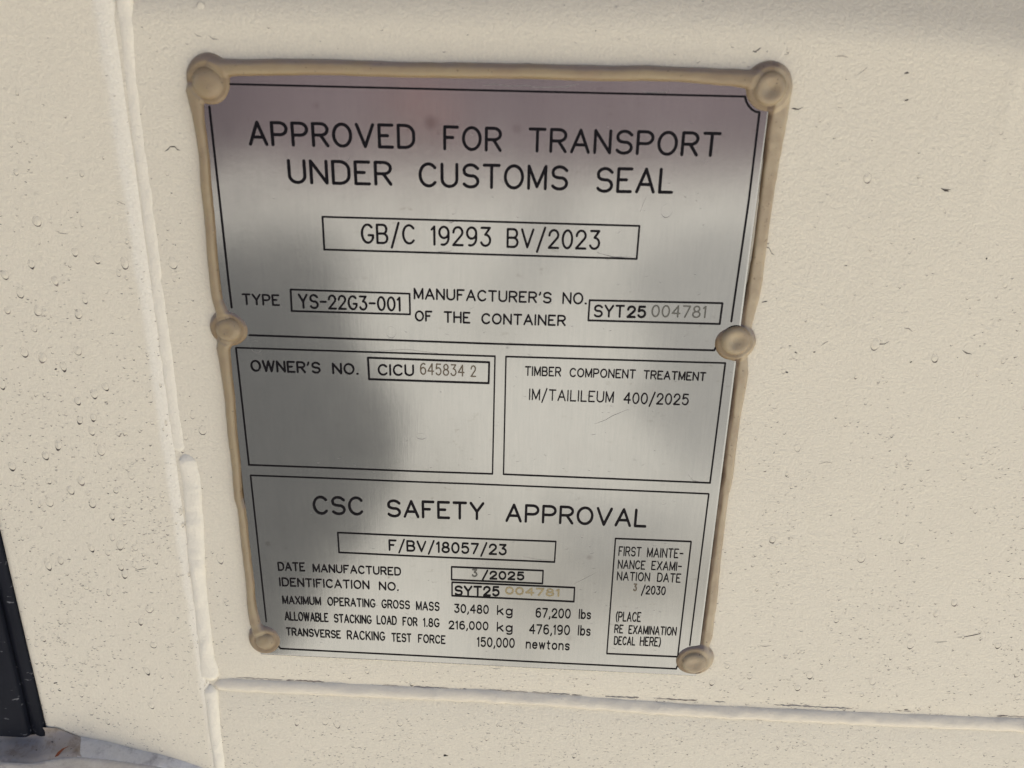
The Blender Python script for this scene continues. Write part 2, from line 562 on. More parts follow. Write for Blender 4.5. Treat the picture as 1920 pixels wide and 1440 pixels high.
for (x, z), hh in zip(sx, hs):
    for dz, dh in ((0, 0), (-0.5, 0.45), (-1.6, 0.75), (-12, 1.0), (-60, 1.0)):
        sv.append(V(x, z + dz, hh + dh))
sf = []
for i in range(len(sx) - 1):
    for q in range(4):
        a = i * 5 + q
        sf.append((a, a + 1, a + 6, a + 5))
adopt(mesh_obj('sill_face', sv, sf, m_sill), box)
# rust scratch on the flange
rv = []
rp = [(127, 1401), (119, 1403.5), (113, 1408), (109, 1414), (106, 1421)]
for i, (x, y) in enumerate(rp):
    X, Z = P(x, y, 7.5)
    wd = (0.2, 0.6, 0.8, 0.7, 0.3)[i]
    rv += [V(X - wd, Z, 7.0 + i * 0.6), V(X + wd, Z, 7.0 + i * 0.6)]
ro = adopt(mesh_obj('rust_patch', rv, [(2 * i, 2 * i + 1, 2 * i + 3, 2 * i + 2) for i in range(4)], m_rust), fl)

# door seal at the left
seal = thing('door_seal', 'black rubber door seal with pale scuffs beside the cream post', 'door seal', (-0.225, 0, -0.178))
zs = [-176.5, -176, -170] + span(-160, 200, 8) + [1000]


def strip(name, prof, mat, zs, root):
    vs, fs = [], []
    for z in zs:
        for (x, h) in prof:
            vs.append(V(x + 0.25 * float(vnoise(z / 18, x / 3, 71)), z, h))
    n = len(prof)
    for j in range(len(zs) - 1):
        for i in range(n - 1):
            a = j * n + i
            fs.append((a, a + 1, a + n + 1, a + n))
    fs.append(tuple(range(n)))
    return adopt(mesh_obj(name, vs, fs, mat), root)


strip('seal_body', [(-290, -6), (-290, 1.2), (-219, 1.2), (-217.2, 0.9), (-216.4, 0.0), (-216.2, -6)], m_rubber, zs, seal)
strip('seal_lip', [(-217.0, -6), (-217.0, -2.2), (-214.5, -1.2), (-212.5, -0.2), (-210.8, 0.2), (-209.4, -0.3), (-209.0, -1.4), (-208.9, -6)], m_rubber, zs, seal)

bk = [V(x, z, h) for z in (-215, 1000) for (x, h) in ((-290, -5.5), (-207.5, -5.5))]
adopt(mesh_obj('seal_backing', bk, [(0, 1, 3, 2)], m_rubber, smooth=False), seal)

# ------------------------------------------------------------------ the data plate
plate = thing('data_plate', 'brushed metal approval plate with black lettering, sealed onto the cream wall', 'plate', (0, -0.0015, 0))


def wave(X, Z):
    return 0.16 * vnoise(np.asarray(X) / 62 + 3.3, np.asarray(Z) / 70 + 1.7, 51) + 0.085 * vnoise(np.asarray(X) / 27, np.asarray(Z) / 27, 52)


PC = [P(365, 124), P(1449, 152), P(1306, 1269), P(488, 1228.0)]     # TL TR BR BL
nu, nv = 110, 130
us = np.r_[0, 0.0015, 0.0033, 0.0045, np.linspace(0.01, 0.99, nu - 4), 0.9955, 0.9967, 0.9985, 1.0]
vs_ = np.r_[0, 0.0012, 0.0027, 0.0037, np.linspace(0.01, 0.99, nv - 4), 0.9963, 0.9973, 0.9988, 1.0]
verts, faces = [], []
for v in vs_:
    for u in us:
        x = (PC[0][0] * (1 - u) + PC[1][0] * u) * (1 - v) + (PC[3][0] * (1 - u) + PC[2][0] * u) * v
        z = (PC[0][1] * (1 - u) + PC[1][1] * u) * (1 - v) + (PC[3][1] * (1 - u) + PC[2][1] * u) * v
        e = min(u, 1 - u) * 190
        e2 = min(v, 1 - v) * 240
        drop = 0.28 * (max(0, 1 - e / 0.6) ** 2 + max(0, 1 - e2 / 0.6) ** 2)
        verts.append(V(x, z, float(wave(x, z)) - 0.22 - drop))
n = len(us)
for j in range(len(vs_) - 1):
    for i in range(n - 1):
        a = j * n + i
        faces.append((a + n, a + n + 1, a + 1, a))
ring = [i for i in range(n)] + [j * n + n - 1 for j in range(1, len(vs_))] + [(len(vs_) - 1) * n + i for i in range(n - 2, -1, -1)] + [j * n for j in range(len(vs_) - 2, 0, -1)]
base0 = len(verts)
for r in ring:
    verts.append((verts[r][0], 0.0021, verts[r][2]))
for q in range(len(ring)):
    q2 = (q + 1) % len(ring)
    faces.append((ring[q], ring[q2], base0 + q2, base0 + q))
adopt(mesh_obj('metal_sheet', verts, faces, m_metal), plate)

# ---- sealant: a hand-run bead, swollen over six rivets
bars = [
    (PP([(400, 128), (440, 126), (640, 128), (920, 133), (1275, 141), (1370, 146), (1420, 150)], 1.2), [3.4, 3.0, 2.8, 2.75, 2.7, 3.0, 3.4], 1.7),
    (PP([(362, 172), (369, 222), (378, 290), (390, 420), (401.5, 530), (407, 565), (424, 610)], 1.0), [3.6, 2.5, 2.3, 2.25, 2.3, 2.5, 3.4], 1.6),
    (PP([(424, 622), (417, 656), (422, 687), (428, 750), (433.5, 812), (446, 937), (451, 954), (459, 1039), (469, 1123), (477, 1170), (490, 1196)], 1.0),
     [3.4, 3.2, 2.8, 2.4, 2.3, 2.15, 2.1, 2.15, 2.3, 2.9, 3.4], 1.6),
    (PP([(1465, 180), (1457, 222), (1446.5, 299), (1434, 392), (1421, 486), (1410, 562), (1392, 625)], -1.0), [3.7, 4.0, 3.1, 2.7, 2.7, 3.0, 3.6], -0.65),
    (PP([(1386, 660), (1390, 703), (1379, 781), (1366, 875), (1356, 928), (1344, 1040), (1333, 1125), (1325, 1195), (1310, 1235)], -1.0),
     [3.6, 3.1, 2.7, 2.7, 2.6, 2.4, 2.7, 3.0, 3.6], -0.65),
]
#        blob centre, radii px (x, z), dome centre, dome radius mm, height, dished
blobs = [((388, 151), 7.9, 8.8, (386, 155), 5.7, 2.3, 0.0), ((1443, 164), 8.2, 8.3, (1446, 166), 5.8, 2.2, 1.0),
         ((427, 618), 7.6, 7.2, (425, 620), 5.2, 2.1, 0.35), ((1380, 645), 7.9, 7.6, (1382, 641), 5.9, 2.0, 0.9),
         ((494, 1202), 7.4, 8.3, (495, 1206), 4.8, 1.9, 0.1), ((1304, 1242), 8.6, 8.2, (1303, 1247), 5.8, 2.0, 0.75)]
st = 0.36
gx = np.arange(-132, 128, st)
gz = np.arange(-142, 134, st)
X, Z = np.meshgrid(gx, gz)
Xw = X + 0.42 * vnoise(X / 14, Z / 14, 61) + 0.1 * vnoise(X / 5, Z / 5, 68) + 0.05 * vnoise(X / 3, Z / 3, 62)
Zw = Z + 0.42 * vnoise(X / 14, Z / 14, 63) + 0.1 * vnoise(X / 5, Z / 5, 69) + 0.05 * vnoise(X / 3, Z / 3, 64)
H = np.full(X.shape, -6.0)


def smax(a, b, kk):
    hh = np.clip(0.5 + 0.5 * (a - b) / kk, 0, 1)
    return b * (1 - hh) + a * hh + kk * hh * (1 - hh)


BASE = -2.7
for pts, rads, pk in bars:
    for i in range(len(pts) - 1):
        ax, az = pts[i]; bx_, bz_ = pts[i + 1]
        L2 = (bx_ - ax) ** 2 + (bz_ - az) ** 2
        t = np.clip(((Xw - ax) * (bx_ - ax) + (Zw - az) * (bz_ - az)) / L2, 0, 1)
        d = np.hypot(Xw - ax - t * (bx_ - ax), Zw - az - t * (bz_ - az))
        R = rads[i] + (rads[i + 1] - rads[i]) * t
        q = d / R
        hh = np.where(q < 1, BASE + (pk - BASE) * np.sqrt(np.maximum(0, 1 - q ** (3.0 if pk > 0 else 4.0))), BASE - 6 * (q - 1))
        H = np.maximum(H, hh)
for (bc, rx, rz, dc, rd, hg, dish) in blobs:
    cx, cz = P(bc[0], bc[1], 1.0)
    q = np.hypot((Xw - cx) / (rx + 0.6), (Zw - cz) / (rz + 0.4))
    pk = hg - 0.6
    hh = np.where(q < 1, BASE + (pk - BASE) * np.maximum(0, 1 - q ** 4.5) ** 0.6, BASE - 12 * (q - 1))
    H = smax(H, hh, 2.0)
    dx, dz = P(dc[0], dc[1], 2.0)
    d = np.hypot(Xw - dx, Zw - dz)
    H = H - 0.55 * np.exp(-((d - rd) / 0.8) ** 2) - 0.8 * sstep(rd, rd - 1.5, d)
H = H + 0.11 * vnoise(X / 7, Z / 7, 65) + 0.07 * vnoise(X / 2.5, Z / 2.5, 66)
(e0x, e0z), (e1x, e1z) = PC[1], PC[2]
el = math.hypot(e1x - e0x, e1z - e0z)
sd_ = ((X - e0x) * (e0z - e1z) + (Z - e0z) * (e1x - e0x)) / el       # distance outside the right edge of the sheet
TONE = 0.5 + 0.42 * sstep(0, 2.5, sd_)
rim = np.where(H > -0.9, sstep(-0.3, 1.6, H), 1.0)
TONE = np.where(sd_ < 0, TONE * (0.35 + 0.65 * rim), TONE)  # stain and contact shade painted where the bead meets the plate
gap = (1 - sstep(0.9, 2.3, sd_ + 0.35 * vnoise(X / 3, Z / 5, 70))) * (sd_ > -0.8) * (H < 0.5)  # brown stain and shadow of the gap, painted beside the right edge
TONE = TONE * (1 - 0.92 * gap)
TONE = TONE * (0.82 + 0.18 * sstep(-2.1, -1.2, H))
SH = np.clip(-np.gradient(H, st, axis=0) * 1.3 - 0.12, 0, 0.8) * (0.75 + 0.35 * vnoise(X / 6, Z / 6, 67)) * (H > -1.8)  # shade painted where the sealant slopes upward
keepv = H > -3.4
idx = -np.ones(X.shape, int)
fcs = []
vl, tones, sh = [], [], []


def gid(j, i):
    if idx[j, i] < 0:
        idx[j, i] = len(vl)
        vl.append(V(X[j, i], Z[j, i], H[j, i]))
        tones.append(float(TONE[j, i]))
        sh.append(float(SH[j, i]))
    return idx[j, i]


for j in range(len(gz) - 1):
    for i in range(len(gx) - 1):
        if keepv[j, i] or keepv[j + 1, i] or keepv[j, i + 1] or keepv[j + 1, i + 1]:
            if max(H[j, i], H[j + 1, i], H[j, i + 1], H[j + 1, i + 1]) > -3.0:
                fcs.append((gid(j, i), gid(j, i + 1), gid(j + 1, i + 1), gid(j + 1, i)))
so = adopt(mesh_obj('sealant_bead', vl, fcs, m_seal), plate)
at = so.data.attributes.new('shaded_tone', 'FLOAT', 'POINT')
at.data.foreach_set('value', tones)
at = so.data.attributes.new('top_shade', 'FLOAT', 'POINT')
at.data.foreach_set('value', sh)
# rivet heads under their coat of sealant
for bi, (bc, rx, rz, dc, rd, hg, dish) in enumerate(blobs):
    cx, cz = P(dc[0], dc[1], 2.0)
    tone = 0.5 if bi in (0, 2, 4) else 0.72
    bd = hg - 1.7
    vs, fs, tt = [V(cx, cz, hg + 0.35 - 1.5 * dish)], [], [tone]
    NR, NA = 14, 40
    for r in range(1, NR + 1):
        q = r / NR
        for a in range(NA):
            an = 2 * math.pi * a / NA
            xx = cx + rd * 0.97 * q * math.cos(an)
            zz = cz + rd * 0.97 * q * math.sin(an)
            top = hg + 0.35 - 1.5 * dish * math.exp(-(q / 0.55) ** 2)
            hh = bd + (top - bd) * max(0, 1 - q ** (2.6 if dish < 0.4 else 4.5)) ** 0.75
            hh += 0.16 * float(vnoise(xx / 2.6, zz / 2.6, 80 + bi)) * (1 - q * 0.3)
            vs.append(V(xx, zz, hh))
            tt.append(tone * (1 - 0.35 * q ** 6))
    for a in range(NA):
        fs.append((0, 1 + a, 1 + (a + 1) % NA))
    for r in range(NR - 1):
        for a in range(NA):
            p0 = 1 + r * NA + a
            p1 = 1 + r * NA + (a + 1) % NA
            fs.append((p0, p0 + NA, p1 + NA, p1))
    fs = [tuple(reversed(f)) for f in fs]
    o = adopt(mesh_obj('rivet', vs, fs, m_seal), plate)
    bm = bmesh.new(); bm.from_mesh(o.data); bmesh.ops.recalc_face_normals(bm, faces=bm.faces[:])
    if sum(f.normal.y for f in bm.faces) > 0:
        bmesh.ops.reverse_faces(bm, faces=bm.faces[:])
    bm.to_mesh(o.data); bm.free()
    a2 = o.data.attributes.new('shaded_tone', 'FLOAT', 'POINT')
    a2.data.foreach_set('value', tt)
    if dish > 0.6:
        o['label'] = 'rivet with dished top coated in beige sealant'

# ------------------------------------------------------------------ lettering: single-stroke engraved capitals
def arc(cx, cy, rx, ry, a0, a1, n=None):
    n = n or max(3, int(abs(a1 - a0) / 15))
    return [(cx + rx * math.cos(math.radians(a0 + (a1 - a0) * i / n)), cy + ry * math.sin(math.radians(a0 + (a1 - a0) * i / n))) for i in range(n + 1)]


O_ = arc(.35, .5, .35, .5, 90, 450, 24)
FONT = {
    'A': (.72, [[(0, 0), (.36, 1), (.72, 0)], [(.13, .33), (.59, .33)]]),
    'B': (.62, [[(0, 0), (0, 1), (.36, 1)] + arc(.36, .76, .22, .24, 90, -90) + [(0, .52)], [(.36, .52)] + arc(.36, .26, .26, .26, 90, -90) + [(0, 0)]]),
    'C': (.68, [arc(.37, .5, .37, .5, 42, 318, 20)]),
    'D': (.66, [[(0, 0), (0, 1), (.28, 1)] + arc(.28, .62, .38, .38, 90, 0) + arc(.28, .38, .38, .38, 0, -90) + [(0, 0)]]),
    'E': (.56, [[(.56, 0), (0, 0), (0, 1), (.56, 1)], [(0, .52), (.36, .52)]]),
    'F': (.56, [[(0, 0), (0, 1), (.56, 1)], [(0, .52), (.36, .52)]]),
    'G': (.68, [arc(.36, .5, .36, .5, 45, 330, 20) + [(.68, .3), (.68, .42), (.42, .42)]]),
    'H': (.64, [[(0, 0), (0, 1)], [(.64, 0), (.64, 1)], [(0, .52), (.64, .52)]]),
    'I': (.02, [[(0, 0), (0, 1)]]),
    'K': (.62, [[(0, 0), (0, 1)], [(.60, 1), (0, .36)], [(.22, .58), (.62, 0)]]),
    'L': (.52, [[(0, 1), (0, 0), (.52, 0)]]),
    'M': (.72, [[(0, 0), (0, 1), (.36, .08), (.72, 1), (.72, 0)]]),
    'N': (.64, [[(0, 0), (0, 1), (.64, 0), (.64, 1)]]),
    'O': (.74, [arc(.37, .5, .37, .5, 90, 450, 26)]),
    'P': (.62, [[(0, 0), (0, 1), (.34, 1)] + arc(.34, .73, .28, .27, 90, -90) + [(0, .46)]]),
    'R': (.62, [[(0, 0), (0, 1), (.34, 1)] + arc(.34, .74, .28, .26, 90, -90) + [(0, .48)], [(.32, .48), (.62, 0)]]),
    'S': (.64, [[(.63, .84)] + arc(.33, .755, .29, .245, 40, 200, 10) + arc(.31, .70, .27, .19, 200, 260, 4) + [(.36, .5)] + arc(.34, .26, .30, .26, 70, -60, 9) + arc(.33, .26, .33, .26, -60, -150, 6)]),
    'T': (.64, [[(0, 1), (.64, 1)], [(.32, 1), (.32, 0)]]),
    'U': (.64, [[(0, 1), (0, .32)] + arc(.32, .32, .32, .32, 180, 360, 12) + [(.64, 1)]]),
    'V': (.70, [[(0, 1), (.35, 0), (.70, 1)]]),
    'W': (.94, [[(0, 1), (.235, 0), (.47, 1), (.705, 0), (.94, 1)]]),
    'X': (.64, [[(0, 0), (.64, 1)], [(0, 1), (.64, 0)]]),
    'Y': (.66, [[(0, 1), (.33, .46), (.66, 1)], [(.33, .46), (.33, 0)]]),
    '0': (.58, [arc(.29, .5, .29, .5, 90, 450, 24)]),
    '1': (.20, [[(0, .84), (.16, 1), (.16, 0)]]),
    '2': (.58, [[(.01, .70)] + arc(.29, .72, .27, .28, 175, 0, 12) + arc(.20, .72, .36, .30, 0, -40, 4) + [(0, 0), (.58, 0)]]),
    '3': (.58, [[(.04, 1), (.54, 1), (.27, .62)] + arc(.27, .31, .30, .31, 85, -90, 12) + arc(.27, .31, .27, .31, -90, -155, 5)]),
    '4': (.62, [[(.46, 0), (.46, 1), (0, .32), (.62, .32)]]),
    '5': (.58, [[(.52, 1), (.09, 1), (.04, .56)] + arc(.28, .33, .29, .33, 125, -90, 14) + arc(.28, .33, .28, .33, -90, -150, 5)]),
    '6': (.58, [[(.50, .93)] + arc(.36, .62, .34, .38, 75, 180, 8) + [(.02, .33)] + arc(.30, .31, .28, .31, 180, 540, 22)]),
    '7': (.56, [[(0, 1), (.56, 1), (.18, 0)]]),
    '8': (.58, [arc(.29, .76, .23, .24, -90, 270, 20), arc(.29, .26, .29, .26, 90, 450, 22)]),
    '9': (.58, [arc(.28, .69, .28, .31, 0, 360, 22) + [(.56, .66)] + arc(.22, .38, .34, .38, 0, -105, 8)]),
    '/': (.46, [[(0, -.24), (.46, 1.12)]]),
    '-': (.44, [[(0, .5), (.44, .5)]]),
    ',': (.10, [[(.09, .06), (.08, -.06), (.0, -.18)]]),
    '.': (.05, [[(.0, .02), (.05, .02)]]),
    "'": (.10, [[(.08, 1), (.08, .9), (.01, .76)]]),
    '(': (.18, [arc(.5, .46, .5, .72, 128, 232, 10)]),
    ')': (.18, [arc(-.32, .46, .5, .72, 52, -52, 10)]),
    'k': (.50, [[(0, 0), (0, 1)], [(.46, .66), (0, .26)], [(.17, .42), (.50, 0)]]),
    'g': (.52, [arc(.25, .33, .25, .33, 0, 360, 18), [(.52, .66), (.52, -.12)] + arc(.27, -.12, .25, .22, 0, -140, 8)]),
    'l': (.02, [[(0, 0), (0, 1)]]),
    'b': (.52, [[(0, 0), (0, 1)], arc(.27, .33, .25, .33, 180, -180, 18)]),
    's': (.44, [[(.43, .56)] + arc(.22, .50, .20, .16, 40, 230, 8) + [(.25, .33)] + arc(.22, .17, .22, .17, 70, -150, 9)]),
    'n': (.46, [[(0, 0), (0, .66)], [(0, .44)] + arc(.24, .44, .22, .22, 150, 0, 8) + [(.46, 0)]]),
    'e': (.52, [[(.02, .35), (.50, .35)] + arc(.26, .33, .25, .33, 5, 320, 16)]),
    'w': (.62, [[(0, .66), (.155, 0), (.31, .66), (.465, 0), (.62, .66)]]),
    't': (.34, [[(.14, .92), (.14, .12)] + arc(.25, .12, .11, .12, 180, 280, 5), [(0, .66), (.32, .66)]]),
    'o': (.52, [arc(.26, .33, .26, .33, 90, 450, 18)]),
}


class Strokes:
    def __init__(self):
        self.v, self.f, self.c = [], [], 0

    def seg(self, a, b, r, lift=0.0):
        """one stadium-shaped stroke between plane points a and b (mm), radius r"""
        ang = math.atan2(b[1] - a[1], b[0] - a[0])
        self.c += 1
        hh = 0.006 * (self.c % 6) + lift
        i0 = len(self.v)
        K = 5
        for q in range(K + 1):
            t = ang + math.pi / 2 + math.pi * q / K
            x, z = a[0] + r * math.cos(t), a[1] + r * math.sin(t)
            self.v.append(V(x, z, float(wave(x, z)) + hh))
        for q in range(K + 1):
            t = ang - math.pi / 2 + math.pi * q / K
            x, z = b[0] + r * math.cos(t), b[1] + r * math.sin(t)
            self.v.append(V(x, z, float(wave(x, z)) + hh))
        self.f.append(tuple(range(i0, i0 + 2 * K + 2)))

    def poly(self, pts, r, lift=0.0):
        for a, b in zip(pts, pts[1:]):
            L = math.hypot(b[0] - a[0], b[1] - a[1])
            m = max(1, int(L / 6))
            for q in range(m):
                self.seg((a[0] + (b[0] - a[0]) * q / m, a[1] + (b[1] - a[1]) * q / m),
                         (a[0] + (b[0] - a[0]) * (q + 1) / m, a[1] + (b[1] - a[1]) * (q + 1) / m), r, lift)

    def word(self, text, x0, y0, x1, y1, yt, wpx, gap=0.27, lift=0.0, xt=None):
        A, B = P(x0, y0), P(x1, y1)
        T = P(x0 if xt is None else xt, yt)
        mmpx = (B[0] - A[0]) / (x1 - x0)
        r = wpx * mmpx / 2
        hgt = (T[1] - A[1]) - 2 * r
        ux = ((B[0] - A[0]), (B[1] - A[1]))
        Lw = math.hypot(*ux)
        ux = (ux[0] / Lw, ux[1] / Lw)
        uy = (-ux[1] * 0.35, 1.0)
        nat = sum(FONT[ch][0] for ch in text) + gap * (len(text) - 1)
        sx_ = (Lw - 2 * r) / nat
        pen = r
        for ch in text:
            wd, strokes = FONT[ch]
            for s in strokes:
                pts = []
                for (gx_, gy_) in s:
                    lx, ly = pen + gx_ * sx_, r + gy_ * hgt
                    pts.append((A[0] + ux[0] * lx + uy[0] * ly, A[1] + ux[1] * lx + uy[1] * ly))
                self.poly(pts, r, lift)
            pen += (wd + gap) * sx_

    def build(self, name, mat, label=None):
        o = adopt(mesh_obj(name, self.v, self.f, mat, smooth=False), plate)
        bm = bmesh.new(); bm.from_mesh(o.data)
        for f in bm.faces:
            if f.normal.y > 0:
                f.normal_flip()
        bm.to_mesh(o.data); bm.free()
        if label:
            o['label'] = label
        return o


LINES = [
    [('APPROVED', 466.9, 273.1, 778.7, 280.0, 226, 6.2), ('FOR', 830.9, 281.6, 940.6, 285.2, 234.6, 6.2), ('TRANSPORT', 990, 285.6, 1348.4, 294.7, 238.7, 6.2)],
    [('UNDER', 540.9, 344.7, 735.6, 348.8, 298.1, 6.2), ('CUSTOMS', 785, 351.3, 1064.7, 357.8, 304, 6.2), ('SEAL', 1115.6, 361.3, 1261.6, 363.6, 312.8, 6.2)],
    [('GB/C', 677.2, 457.2, 778.75, 459, 419, 4.6), ('19293', 807.5, 460.6, 921.25, 463.4, 422.8, 4.6), ('BV/2023', 949.4, 465, 1125, 469, 427.5, 4.6)],
    [('TYPE', 454.7, 571.8, 524.7, 574, 550.4, 3.4)],
    [('YS-22G3-001', 560, 578.7, 752.2, 584.6, 550.8, 4.0)],
    [("MANUFACTURER'S", 775.6, 561.4, 1034, 569.5, 539.7, 3.6), ('NO.', 1054, 570.3, 1100.3, 571.3, 547.8, 3.6)],
    [('OF', 777.8, 602.7, 811, 603.5, 582.2, 3.6), ('THE', 831.9, 605.2, 881.9, 607, 583.4, 3.6), ('CONTAINER', 902.2, 607.9, 1060.6, 611.8, 587.0, 3.6)],
    [('SYT', 1112.2, 595.3, 1170.5, 596, 571.2, 4.0), ('25', 1174.5, 596.4, 1211.3, 597, 572.8, 4.6)],
    [("OWNER'S", 470.3, 697, 601.3, 701, 675, 3.8), ('NO.', 623.1, 701.6, 672.5, 703.2, 680.2, 3.8)],
    [('CICU', 708.4, 704.3, 776.6, 705.6, 682.6, 3.8)],
    [('TIMBER', 983.7, 704.7, 1051.9, 706.4, 686.7, 2.7), ('COMPONENT', 1067.5, 707.2, 1191.6, 710.4, 690, 2.7), ('TREATMENT', 1205.9, 710.9, 1323, 715, 694.2, 2.7)],
    [('IM/TAILILEUM', 991.6, 750.2, 1150.3, 755.6, 729, 2.6), ('400/2025', 1168.4, 757.2, 1291, 760.5, 735.6, 2.8)],
    [('CSC', 587.3, 965.3, 682.4, 967.2, 930.3, 5.2), ('SAFETY', 725.2, 969.8, 908, 975.5, 936.7, 5.2), ('APPROVAL', 947.5, 978.75, 1211.9, 990, 944.5, 5.2)],
    [('F/BV/18057/23', 728.8, 1032.8, 950.2, 1041.8, 1012, 3.6)],
    [('DATE', 521.2, 1070.5, 572.2, 1071.8, 1054.2, 2.7), ('MANUFACTURED', 586.5, 1073.2, 751.9, 1079.8, 1057.7, 2.7)],
    [('IDENTIFICATION', 524, 1099.4, 692.8, 1105.7, 1083.2, 2.7), ('NO.', 710.5, 1106.8, 747.7, 1108.5, 1091, 2.7)],
    [('/2025', 903, 1086.4, 983.2, 1089, 1070.3, 3.5)],
    [('SYT25', 851.7, 1117.4, 937, 1118.9, 1098.5, 3.8)],
    [('MAXIMUM', 529.7, 1132.6, 602.2, 1135.2, 1117.5, 2.4), ('OPERATING', 614, 1135.8, 704, 1140, 1120, 2.4), ('GROSS', 715.3, 1140.6, 768.7, 1143, 1124.6, 2.4), ('MASS', 780, 1144.4, 824.2, 1146.2, 1127.9, 2.4)],
    [('30,480', 851.2, 1149.3, 916.4, 1151.9, 1132.8, 2.5), ('kg', 931.5, 1153.2, 961, 1154.6, 1135.6, 2.5), ('67,200', 1003.7, 1158.2, 1069.8, 1160.3, 1140.3, 2.5), ('lbs', 1084.7, 1160.7, 1107.8, 1161.7, 1142.6, 2.5)],
    [('ALLOWABLE', 533.9, 1163.4, 616, 1166.8, 1147, 2.4), ('STACKING', 626, 1167.4, 697, 1170.5, 1151.6, 2.4), ('LOAD', 706.3, 1170.9, 744, 1172.5, 1154.4, 2.4), ('FOR', 754.7, 1173.6, 782.8, 1174.9, 1157.5, 2.4), ('1.8G', 793.2, 1175.8, 824.2, 1176.8, 1159.5, 2.4)],
    [('216,000', 841, 1180.2, 915.8, 1182.4, 1164.4, 2.5), ('kg', 931.2, 1184.2, 961, 1185.6, 1167, 2.5), ('476,190', 991.7, 1188.8, 1068.4, 1191.2, 1170.7, 2.5), ('lbs', 1083, 1191.6, 1107, 1193, 1172.7, 2.5)],
    [('TRANSVERSE', 536.7, 1191.6, 639.4, 1197.8, 1176.8, 2.4), ('RACKING', 650.6, 1199, 722.3, 1202, 1182.5, 2.4), ('TEST', 734, 1203.6, 771.6, 1205, 1187.6, 2.4), ('FORCE', 783.7, 1205.5, 835.4, 1208.3, 1189.8, 2.4)],
    [('150,000', 894, 1213, 965, 1215.2, 1195.2, 2.5), ('newtons', 985.5, 1216, 1067.9, 1219.8, 1198.2, 2.5)],
    [('FIRST', 1159.3, 1042.8, 1202, 1044.4, 1025.2, 2.1), ('MAINTE-', 1212.7, 1045.4, 1280.8, 1047.6, 1027.8, 2.1)],
    [('NANCE', 1157.9, 1066.7, 1209.6, 1068.8, 1050.3, 2.1), ('EXAMI-', 1220.9, 1069.3, 1278, 1071.4, 1052.5, 2.1)],
    [('NATION', 1156.2, 1088.5, 1218.3, 1090.9, 1072.3, 2.1), ('DATE', 1231.6, 1091.6, 1276, 1093.4, 1074.8, 2.1)],
    [('/2030', 1202, 1114.4, 1247.6, 1116.7, 1098.4, 2.1)],
    [('(PLACE', 1154.2, 1165.4, 1201.5, 1166.8, 1147.5, 2.1)],
    [('RE', 1151.4, 1187.5, 1168.3, 1188.3, 1171.7, 2.1), ('EXAMINATION', 1178, 1189, 1268, 1192.7, 1173.2, 2.1)],
    [('DECAL', 1150.6, 1209.6, 1190.8, 1211, 1193.8, 2.1), ('HERE)', 1199.2, 1211.4, 1238.6, 1213, 1194.6, 2.1)],
]
for ln in LINES:
    s = Strokes()
    for wd in ln:
        cond = wd[0] not in ('/2025', '25') and wd[6] < 3.0
        wd = wd[:6] + (wd[6] * 0.92,)
        s.word(*wd, gap=0.27)
    s.build('lettering', m_ink)
for (wds, mat, lab) in (
        ([('004781', 1220.6, 594.9, 1323.7, 597.2, 571.4, 3.0)], m_stamp_grey, 'grey stamped serial number'),
        ([('645834', 787.2, 702.8, 871, 706.4, 680.3, 2.6), ('2', 881.9, 707, 892.8, 707.3, 684.8, 2.6)], m_stamp_brown, 'brownish stamped owner number'),
        ([('3', 884, 1082.4, 895.3, 1082.9, 1066.9, 3.4)], m_stamp_grey, 'grey stamped month'),
        ([('3', 1186.6, 1109.2, 1194.2, 1109.5, 1094.6, 2.8)], m_stamp_brown, 'brownish stamped month'),
        ([('004781', 946.7, 1115.4, 1049.6, 1120, 1100.2, 3.6)], m_stamp_gold, 'pale gold stamped serial number')):
    s = Strokes()
    for wd in wds:
        s.word(*wd, gap=0.27, lift=-0.17)
    s.build('stamped_number', mat, lab)

